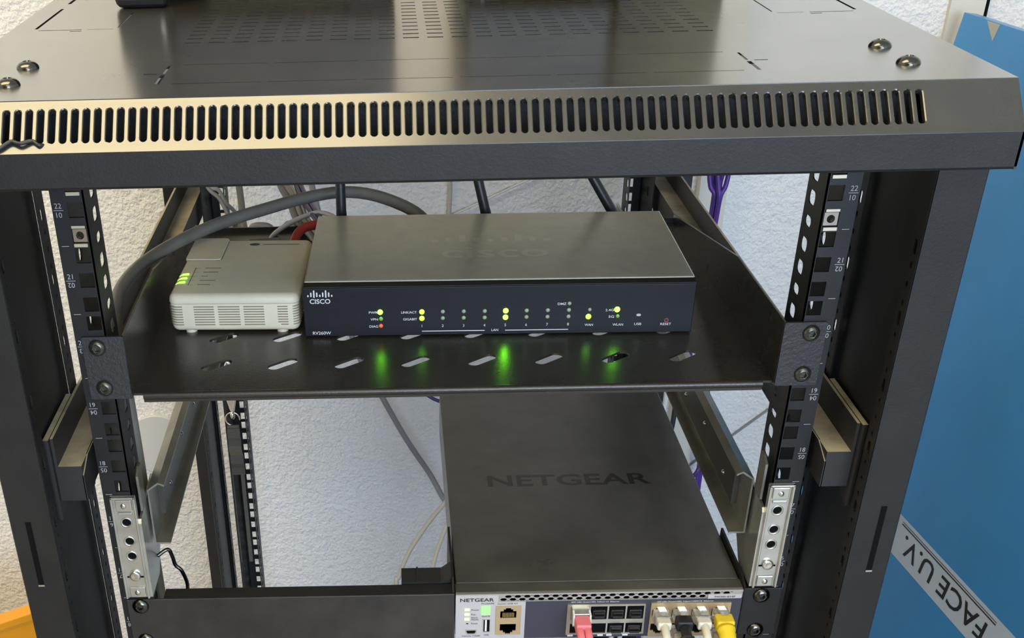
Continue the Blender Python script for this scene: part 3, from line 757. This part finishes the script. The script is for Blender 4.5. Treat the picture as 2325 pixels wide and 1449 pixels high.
# ------------------------------------------------------------------ cables
def cable(name, pts, r, m, label, cat='cable', group=None, n=8, k=6):
    mb = MB().tube(smoothpath([mm(*p) for p in pts], k), r, n)
    o = part(name, mb, m, None, smooth=True)
    origin_to(o, mm(*pts[len(pts) // 2]))
    return tag(o, label, cat, group or {'network_cable': 'network cables behind the rack', 'wire': 'thin wires behind the rack', 'power_lead': 'thin black leads on the shelf'}.get(name))
cable('power_cable', [(0, 276, 926), (-18, 292, 941), (-50, 310, 950), (-80, 320, 951.5), (-111, 312, 950), (-146, 284, 949), (-180, 252, 948), (-209, 210, 947), (-227, 162, 948), (-235, 120, 948), (-238, 92, 942), (-238, 78, 925), (-238, 70, 900), (-234, 64, 872), (-232, 62, 640)], .0050, greycab, 'thick dark grey cable arching from the left rail over to behind the router', n=12)
cable('network_cable', [(-121, 229, 925), (-121, 240, 930), (-118, 258, 935), (-113, 268, 937), (-106, 272, 938), (-98, 274, 937), (-80, 276, 930)], .0038, redcab, 'short red cable bending between the modem and the router', n=12)
cable('network_cable', [(-150, 312, 905), (-146, 330, 911), (-133, 332, 920), (-117, 333, 927), (-104, 330, 931), (-92, 312, 934), (-82, 288, 934), (-79, 262, 933)], .0022, whitecab, 'thin white cable rising behind the modem towards the router')
# plugs behind the modem
t = thing('power_plug', 'black plug lying on the shelf behind the modem', 'plug', (-.15, .26, SZ))
part('plug_body', MB().prism([(-.178, SZ + .001), (-.160, SZ + .016), (-.132, SZ + .0175), (-.124, SZ + .008), (-.124, SZ + .001)], 'y', .250, .275), blackplast, t, bevel=.002)
part('plug_lead', MB().tube(smoothpath([mm(-124, 262, 918), mm(-112, 266, 919), mm(-100, 272, 916), mm(-90, 280, 914)]), .0020, 8), blackplast, t, smooth=True)
for i, (dx, z) in enumerate(((0, 0), (3, 3))):
    cable('power_lead', [(-118, 278 + dx * 2, 914 + z), (-108, 284 + dx, 916 + z), (-95, 290 + dx, 915 + z), (-75, 296 + dx, 914 + z)], .0014, blackplast, 'thin black lead on the shelf between modem and router, %s of the pair' % ('lower' if i == 0 else 'upper'))
# purple bundle hanging on the wall trunking
for i, (pts, lb) in enumerate((
    ([(350, 745, 1040), (343, 735, 900), (341, 730, 853), (344, 728, 832), (350.5, 726, 817), (351, 740, 760), (356, 790, 640), (368, 815, 560), (392, 820, 535), (400, 820, 500), (404, 820, 420), (404, 820, 20)], 'purple network cable whose left loop hangs beside the white trunking'),
    ([(356, 745, 1040), (363, 735, 900), (364, 730, 853), (362, 728, 832), (357, 727, 817), (358, 742, 760), (361, 790, 640), (373, 818, 560), (397, 823, 535), (405, 823, 500), (409, 823, 420), (409, 823, 20)], 'purple network cable whose right loop hangs beside the white trunking'),
    ([(353, 745, 1040), (351, 733, 900), (350, 728, 853), (352, 721, 832), (354, 719, 815), (355, 733, 760), (358, 785, 640)], 'purple network cable running down the middle of the hanging loop'),
    ([(347, 748, 1040), (346, 737, 900), (346, 732, 853), (349, 735, 834), (351, 733, 818), (352, 747, 760), (354, 800, 640)], 'purple network cable between the left loop and the middle strand'),
    ([(359, 748, 1040), (358, 737, 900), (358, 732, 853), (357, 735, 834), (357, 734, 818), (358, 749, 760), (361, 803, 640)], 'purple network cable between the right loop and the middle strand'))):
    cable('network_cable', pts, .0030, purple, lb, n=8)
for i, (x0, lb, m_) in enumerate(((-139, 'bright purple cable slanting down behind the modem, right of the grey bundle', purple), (-144, 'dark purple cable slanting down between the grey bundle and its bright neighbour', purpled))):
    cable('network_cable', [(x0 - 20, 690, 1060), (x0 - 6, 620, 915), (x0 + 8, 500, 910), (x0 + 23, 400, 921), (x0 + 35, 330, 929), (x0 + 45, 290, 930), (x0 + 50, 262, 930)], .0026 if i == 0 else .0022, m_, lb)
for i, (x0, r, m_, lb) in enumerate(((-159, .0032, lgrey, 'pale grey cable, leftmost of the bundle slanting behind the modem'), (-153.5, .0034, beigecab, 'beige cable in the middle of the bundle slanting behind the modem'), (-149, .0026, whitecab, 'white cable, rightmost of the pale bundle slanting behind the modem'))):
    cable('network_cable', [(x0 - 14, 690, 1060), (x0 - 6, 620, 915), (x0 + 7, 500, 911), (x0 + 23, 420, 914), (x0 + 34, 350, 919), (x0 + 50, 300, 920), (x0 + 60, 264, 917)], r, m_, lb)
# thin wires by the rear left rail
cable('wire', [(-246, 560, 940), (-234, 550, 897), (-221, 548, 882), (-213, 546, 863), (-211, 545, 845), (-214, 560, 800), (-219, 600, 760), (-224, 622, 740)], .0022, mat('pale_wire', (.30, .28, .25), .45), 'thin grey wire curving past the rear left rail, lower of two')
cable('wire', [(-240, 570, 935), (-231, 552, 897), (-221, 548, 891), (-214, 548, 877), (-208, 558, 866), (-205, 572, 852), (-210, 590, 820), (-222, 624, 770)], .0022, MATS['pale_wire'], 'thin grey wire curving past the rear left rail, upper of two')
cable('wire', [(-224, 624, 800), (-205, 540, 835), (-190, 470, 855), (-180, 455, 878), (-174, 450, 884), (-161, 450, 883), (-152, 446, 876), (-138, 400, 900), (-125, 346, 917)], .0026, MATS['pale_wire'], 'grey wire looped into a small curl above the back of the shelf')
cable('wire', [(-224, 630, 780), (-200, 540, 825), (-168, 456, 862), (-165, 450, 876), (-158, 448, 879), (-150, 446, 872), (-136, 390, 900), (-118, 344, 917)], .0020, MATS['pale_wire'], 'inner grey wire of the small curl above the back of the shelf')
cable('network_cable', [(-222, 632, 960), (-205, 580, 905), (-195, 520, 888), (-190, 480, 880), (-185, 450, 876), (-188, 470, 840), (-205, 560, 800), (-222, 632, 770)], .0036, mat('mid_grey_cable', (.20, .19, .18), .5), 'grey cable looping out from the rear left rail above the shelf')
# wall cables
cable('network_cable', [(38, 864, 1400), (38, 864, 1000), (38, 864, 809), (37, 864, 768), (36, 864, 690), (36, 864, 610)], .0030, beigecab, 'pale beige cable running straight down the wall behind the router')
cable('wire', [(-20, 866, 735), (60, 866, 770), (146, 866, 808), (250, 866, 850), (340, 866, 886)], .0014, whitecab, 'thin white wire running diagonally up the wall behind the router')
cable('wire', [(400, 866, 376), (452, 866, 420), (500, 866, 462), (560, 866, 515)], .0016, lgrey, 'thin grey wire running diagonally up the wall behind the right slide')
cable('network_cable', [(-160, 864, 900), (-125, 850, 720), (-90, 812, 595), (-57, 800, 531), (-23, 800, 463), (9, 800, 409), (25, 780, 385), (40, 770, 360), (52, 770, 300), (55, 775, 4)], .0040, lgrey, 'pale grey cable slanting down the wall towards the back of the switch')
cable('network_cable', [(60, 610, 500), (38, 604, 489), (20, 600, 472), (0, 600, 444), (-23, 600, 404), (-38, 600, 363), (-42, 600, 330), (-42, 600, 60)], .0032, beigecab, 'beige cable curving down from behind the switch, left of two')
cable('network_cable', [(45, 510, 530), (32, 500, 522), (23, 500, 507), (13, 500, 479), (5, 500, 448), (2, 500, 418), (1, 500, 390), (0, 500, 60)], .0026, beigecab, 'beige cable curving down from behind the switch, right of two')
cable('network_cable', [(-40, 800, 560), (1, 800, 536), (19, 800, 525), (40, 800, 520), (70, 790, 520)], .0026, purpled, 'dark purple cable showing briefly beside the back corner of the switch')
for i, (pts, m_, lb) in enumerate((
    ([(262, 520, 720), (258, 512, 690), (252, 508, 655), (245, 500, 630), (238, 500, 600), (235, 510, 300), (235, 510, 54)], whitecab, 'white cable hanging between the back of the switch and the right slide, left of two'),
    ([(268, 515, 720), (268, 512, 690), (268, 510, 650), (263, 508, 622), (255, 510, 590), (247, 515, 300), (246, 515, 54)], whitecab, 'white cable hanging between the back of the switch and the right slide, right of two'),
    ([(280, 520, 690), (281, 515, 660), (280, 512, 625), (276, 512, 590), (268, 515, 540), (250, 525, 330), (241, 526, 54)], blackplast, 'black cable hanging beside the white pair behind the right slide'))):
    cable('network_cable', pts, .0030, m_, lb)
cable('network_cable', [(399, 817, 505), (370, 690, 532), (340, 590, 552), (334, 562, 551), (328, 550, 545), (322, 550, 535), (300, 552, 522), (285, 555, 480), (282, 560, 56)], .0026, purpled, 'dark purple cable end curling below the right slide')

# plugged patch leads at the switch
def boot_cable(x, z, bootm, cabm, label, group, style, dx=0.):
    t = thing('patch_lead', label, 'patch lead', mm(x, -8, z), group='patch leads plugged in the switch')
    y0 = -.0022
    f = lambda a, b, c: (x * .001 + a, b, z * .001 + c)
    def bx(a0, a1, b0, b1, c0, c1): return MB().box(x * .001 + a0, x * .001 + a1, b0, b1, z * .001 + c0, z * .001 + c1)
    part('plug', bx(-.0058, .0058, y0 - .011, y0, -.0045, .0030), clearp, t, bevel=.0005)
    part('latch', MB().prism([(y0 + .0005, z * .001 + .0046), (y0 - .011, z * .001 + .0072), (y0 - .0135, z * .001 + .0062), (y0 - .001, z * .001 + .0030)], 'x', x * .001 - .0028, x * .001 + .0028), clearp, t)
    path = smoothpath([f(0, y0 - .008, -.0004), f(0, y0 - .020, -.0010), f(dx * .2, y0 - .032, -.0060), f(dx * .5, y0 - .040, -.018), f(dx, y0 - .044, -.040), f(dx, y0 - .046, -.090), f(dx * .8, y0 - .040, -.300)], 8)
    part('lead', MB().tube(path, .0031, 10), cabm, t, smooth=True)
    if style == 'clear':
        part('boot', bx(-.0052, .0052, y0 - .019, y0 - .010, -.0042, .0028), mat('milky_boot', (.72, .70, .60), .35), t, bevel=.0015, seg=3)
    elif style == 'ribbed':
        part('boot', bx(-.0060, .0060, y0 - .020, y0 - .0095, -.0046, .0042), bootm, t, bevel=.0014, seg=3)
        rb = MB()
        for k in range(8):
            p = path[int(14 + k * 2.0)]; q = path[int(15 + k * 2.0)]
            tn = (q - p).normalized(); rb.tube([p - tn * .0009, p + tn * .0009], .0056 - k * .00022, 10)
        rb.tube(path[8:32], .0040, 10)
        part('strain_relief', rb, bootm, t)
    else:
        part('boot', bx(-.0066, .0066, y0 - .021, y0 - .0090, -.0052, .0046), bootm, t, bevel=.0016, seg=3)
        rb = MB()
        pp = path[9:34]; rb.tube(pp, [.0064 - .00008 * i + (.0006 if i % 6 < 2 else 0) for i in range(len(pp))], 12, flat=.95)
        part('strain_relief', rb, bootm, t, smooth=True)
    return t
boot_cable(159.0, 726.2, None, creamcab, 'cream patch lead with clear plug, leftmost in the upper copper ports', 'x', 'clear')
boot_cable(173.9, 726.2, blackplast, blackplast, 'black patch lead with ribbed boot in the upper copper ports', 'x', 'ribbed')
boot_cable(188.8, 726.2, None, creamcab, 'cream patch lead with clear plug between the black and yellow leads', 'x', 'clear')
boot_cable(203.7, 726.2, yellow, yellow, 'yellow patch lead with thick yellow boot at the right of the switch', 'x', 'thick')
boot_cable(173.9, 711.5, None, creamcab, 'cream patch lead in the lower copper ports under the black one', 'x', 'clear', dx=-.004)
boot_cable(203.7, 711.5, None, creamcab, 'cream patch lead in the lower copper ports under the yellow one', 'x', 'clear', dx=-.008)
# pink fibre duplex
t = thing('fibre_lead', 'pink duplex fibre lead plugged in the first optical cage', 'fibre lead', (.0984, -.01, .7265))
xc = .0984
part('transceiver', MB().box(xc - .0066, xc + .0066, -.0120, -.0012, .7208, .7325), cage, t, bevel=.0005)
part('bail', MB().tube([(xc - .006, -.008, .7330), (xc - .0062, -.0135, .7320), (xc - .0062, -.0145, .7240)], .0008, 6).tube([(xc + .006, -.008, .7330), (xc + .0062, -.0135, .7320), (xc + .0062, -.0145, .7240)], .0008, 6), white, t)
part('duplex_clip', MB().box(xc - .0056, xc + .0056, -.0250, -.0118, .7222, .7312), pinkm, t, bevel=.0010)
for s0 in (-1, 1):
    px_ = xc + s0 * .0029
    part('fibre_boot', MB().tube(smoothpath([(px_, -.022, .7268), (px_, -.032, .7262), (px_ + .0002, -.042, .7215), (px_ + .0006, -.050, .7120), (px_ + .0008, -.053, .698), (px_ + .001, -.054, .66), (px_, -.050, .40)]), [.0029] * 12 + [.0026] * 30, 10), pinkm, t, smooth=True)

# ------------------------------------------------------------------ strap with snap hook on the rear left rail
t = thing('key_strap', 'black webbing strap with a steel snap hook hanging on the rear left rail', 'strap', (-.237, .585, .60))
sy = .567
part('snap_hook', MB().tube(smoothpath([(-.2425, sy, .665), (-.2425, sy, .640), (-.2385, sy, .620), (-.2365, sy, .614), (-.2345, sy, .620), (-.2310, sy, .640), (-.2315, sy, .665), (-.237, sy, .678), (-.2425, sy, .665)]), .0017, 8).box(-.2400, -.2335, sy - .001, sy + .001, .6185, .6300), steel, t, smooth=False)
part('swivel', MB().lathe((-.2368, sy, .605), Z_, [(.0016, 0), (.0030, .003), (.0030, .007), (.0014, .010)], 12), steel, t, smooth=True)
rg = MB().tube([(-.2372 + .0085 * cos(a), sy, .6050 + .0085 * sin(a)) for a in [pi * q / 12 - .25 for q in range(0, 19)]], .0009, 8)
part('ring', rg, mat('gold_ring', (.75, .62, .48), .2, metal=1.), t, smooth=True)
part('loop_fold', MB().box(-.2445, -.2302, sy - .0022, sy + .0022, .5930, .5965), webb, t, bevel=.001)
part('stitched_tab', MB().box(-.2450, -.2300, sy - .0020, sy + .0020, .5800, .5930), webb, t)
ctr = [(-.2372, 0, .580), (-.2380, .001, .568), (-.2376, -.001, .5615), (-.2360, -.005, .559), (-.2362, -.004, .546), (-.2366, .0, .538), (-.2366, .002, .528)]
st = MB()
for (xa, ya, za), (xb, yb, zb_) in zip(ctr, ctr[1:]):
    hw = .0078
    st.add([(xa - hw, sy + ya, za), (xa + hw, sy + ya, za), (xb + hw, sy + yb, zb_), (xb - hw, sy + yb, zb_)] + [(xa - hw, sy + ya + .0016, za), (xa + hw, sy + ya + .0016, za), (xb + hw, sy + yb + .0016, zb_), (xb - hw, sy + yb + .0016, zb_)], [(0, 3, 2, 1), (4, 5, 6, 7), (0, 4, 7, 3), (1, 2, 6, 5), (0, 1, 5, 4), (3, 7, 6, 2)])
part('webbing', st, webb, t)
part('hanging_tail', MB().box(-.2345, -.2300, sy + .002, sy + .0035, .40, .535).box(-.2450, -.2440, sy + .002, sy + .0035, .40, .535), webb, t)

t.location += V((.003, 0, .011))

# round cover plate on the wall
cp = MB().lathe((-.3935, .87, .4300), -Y_, [(.048, 0), (.048, .003), (.0465, .0045), (.0001, .005)], 40, capa=False)
o = part('cover_plate', cp, plate_white, None); autosmooth(o, 40)
tag(origin_to(o, (-.3935, .87, .43)), 'round white blank cover plate on the wall behind the left slide', 'cover plate')

# ------------------------------------------------------------------ blue sheet leaning at the right
BA = V((-.11891254, .99290473, 0)); BU = V((.13818563, .01654943, .99026807)); BO = V((.64459553, .83, .99916158))
BL, BHt = 1.10, 1.0087
t = thing('blue_sheet', 'tall sheet in blue protective film leaning at the right of the rack', 'sheet', (.6, .3, 0))
BN = (-BA).cross(BU)   # faces the rack
part('film_sheet', MB().plate([(0, -BHt), (BL, -BHt), (BL, 0), (0, 0)], [], .016, BO, -BA, BU), bluef, t)
O2 = BO + BN * .0003
part('printed_tape', MB().plate([(0, -.5925), (BL, -.5925), (BL, -.5425), (0, -.5425)], [], .0002, O2, -BA, BU), tapem, t)
tx = MB()
text(tx, 'FACE U.V.', O2 + (-BA) * .4705 + BU * -.5570, BA, -BU, h=.0245, wd=.1945, lift=.0003, bold=.012)
poly2(tx, [(.2605, -.5478), (.4815, -.5478), (.4815, -.5470), (.2605, -.5470)], O2, -BA, BU, .0003)
poly2(tx, [(.2605, -.5512), (.4815, -.5512), (.4815, -.5496), (.2605, -.5496)], O2, -BA, BU, .0003)
part('tape_lettering', tx, blackp, t, label='black upside-down lettering on the tape')
part('tape_corner', MB().plate([(.052, -.0008), (.0762, -.0185), (.0800, -.0008)][::1], [], .0002, O2, -BA, BU), greytri, t)

# ------------------------------------------------------------------ orange case at the left
OA_ = radians(32.5)
t = thing('orange_board', 'orange board standing on edge at the lower left, beside the rack post', 'board', (-.5520, .634, 0), OA_, local=True)
part('board_panel', MB().box(-.50, .010, 0, .018, 0, .2790), orange, t, bevel=.0015)
part('edge_strip', MB().box(-.502, .012, -.003, .021, .2800, .2930), orange, t, bevel=.0015)

# ------------------------------------------------------------------ things standing on the lid
t = thing('equipment_case', 'dark case on feet at the left of the lid top, cut by the frame', 'case', (-.14, .40, LT), group='dark cases on the lid')
part('case_body', MB().box(-.2420, -.0330, .276, .50, LT + .012, LT + .30), dbox, t, bevel=.004)
for (x, y) in ((-.2230, .262), (-.055, .300), (-.2230, .48), (-.055, .48)):
    part('foot', MB().box(x - .020, x + .020, y - .014, y + .016, LT, LT + (.050 if y < .27 else .0125)), dbox, t, bevel=.006, seg=3)
part('glint_stud', MB().lathe((-.2080, .2478, LT + .014), -Y_, [(.0022, 0), (.0016, .0008), (.0004, .001)], 10, capa=False), steel, t, smooth=True)  # steel stud added to give the foot a white glint
t = thing('equipment_case', 'dark case standing on the middle of the lid, right of the bright gap', 'case', (.07, .40, LT), group='dark cases on the lid')
part('case_body', MB().box(.0200, .1320, .2585, .50, LT + .006, LT + .28), dbox, t, bevel=.004)
for (x, y) in ((.032, .275), (.12, .275), (.032, .48), (.12, .48)):
    part('foot', MB().cyl((x, y, LT), (x, y, LT + .007), .008), blackplast, t)
t = thing('carton', 'dull brown carton standing at the back right of the lid', 'carton', (.18, .42, LT))
cardb = mat('brown_cardboard', (.085, .075, .050), .7, noise=(12, .5))
part('carton_body', MB().box(.1420, .2240, .300, .52, LT, LT + .21), cardb, t, bevel=.002)
part('carton_flap', MB().box(.1425, .1825, .298, .52, LT + .21, LT + .213).box(.1835, .2235, .298, .52, LT + .21, LT + .213), cardb, t)
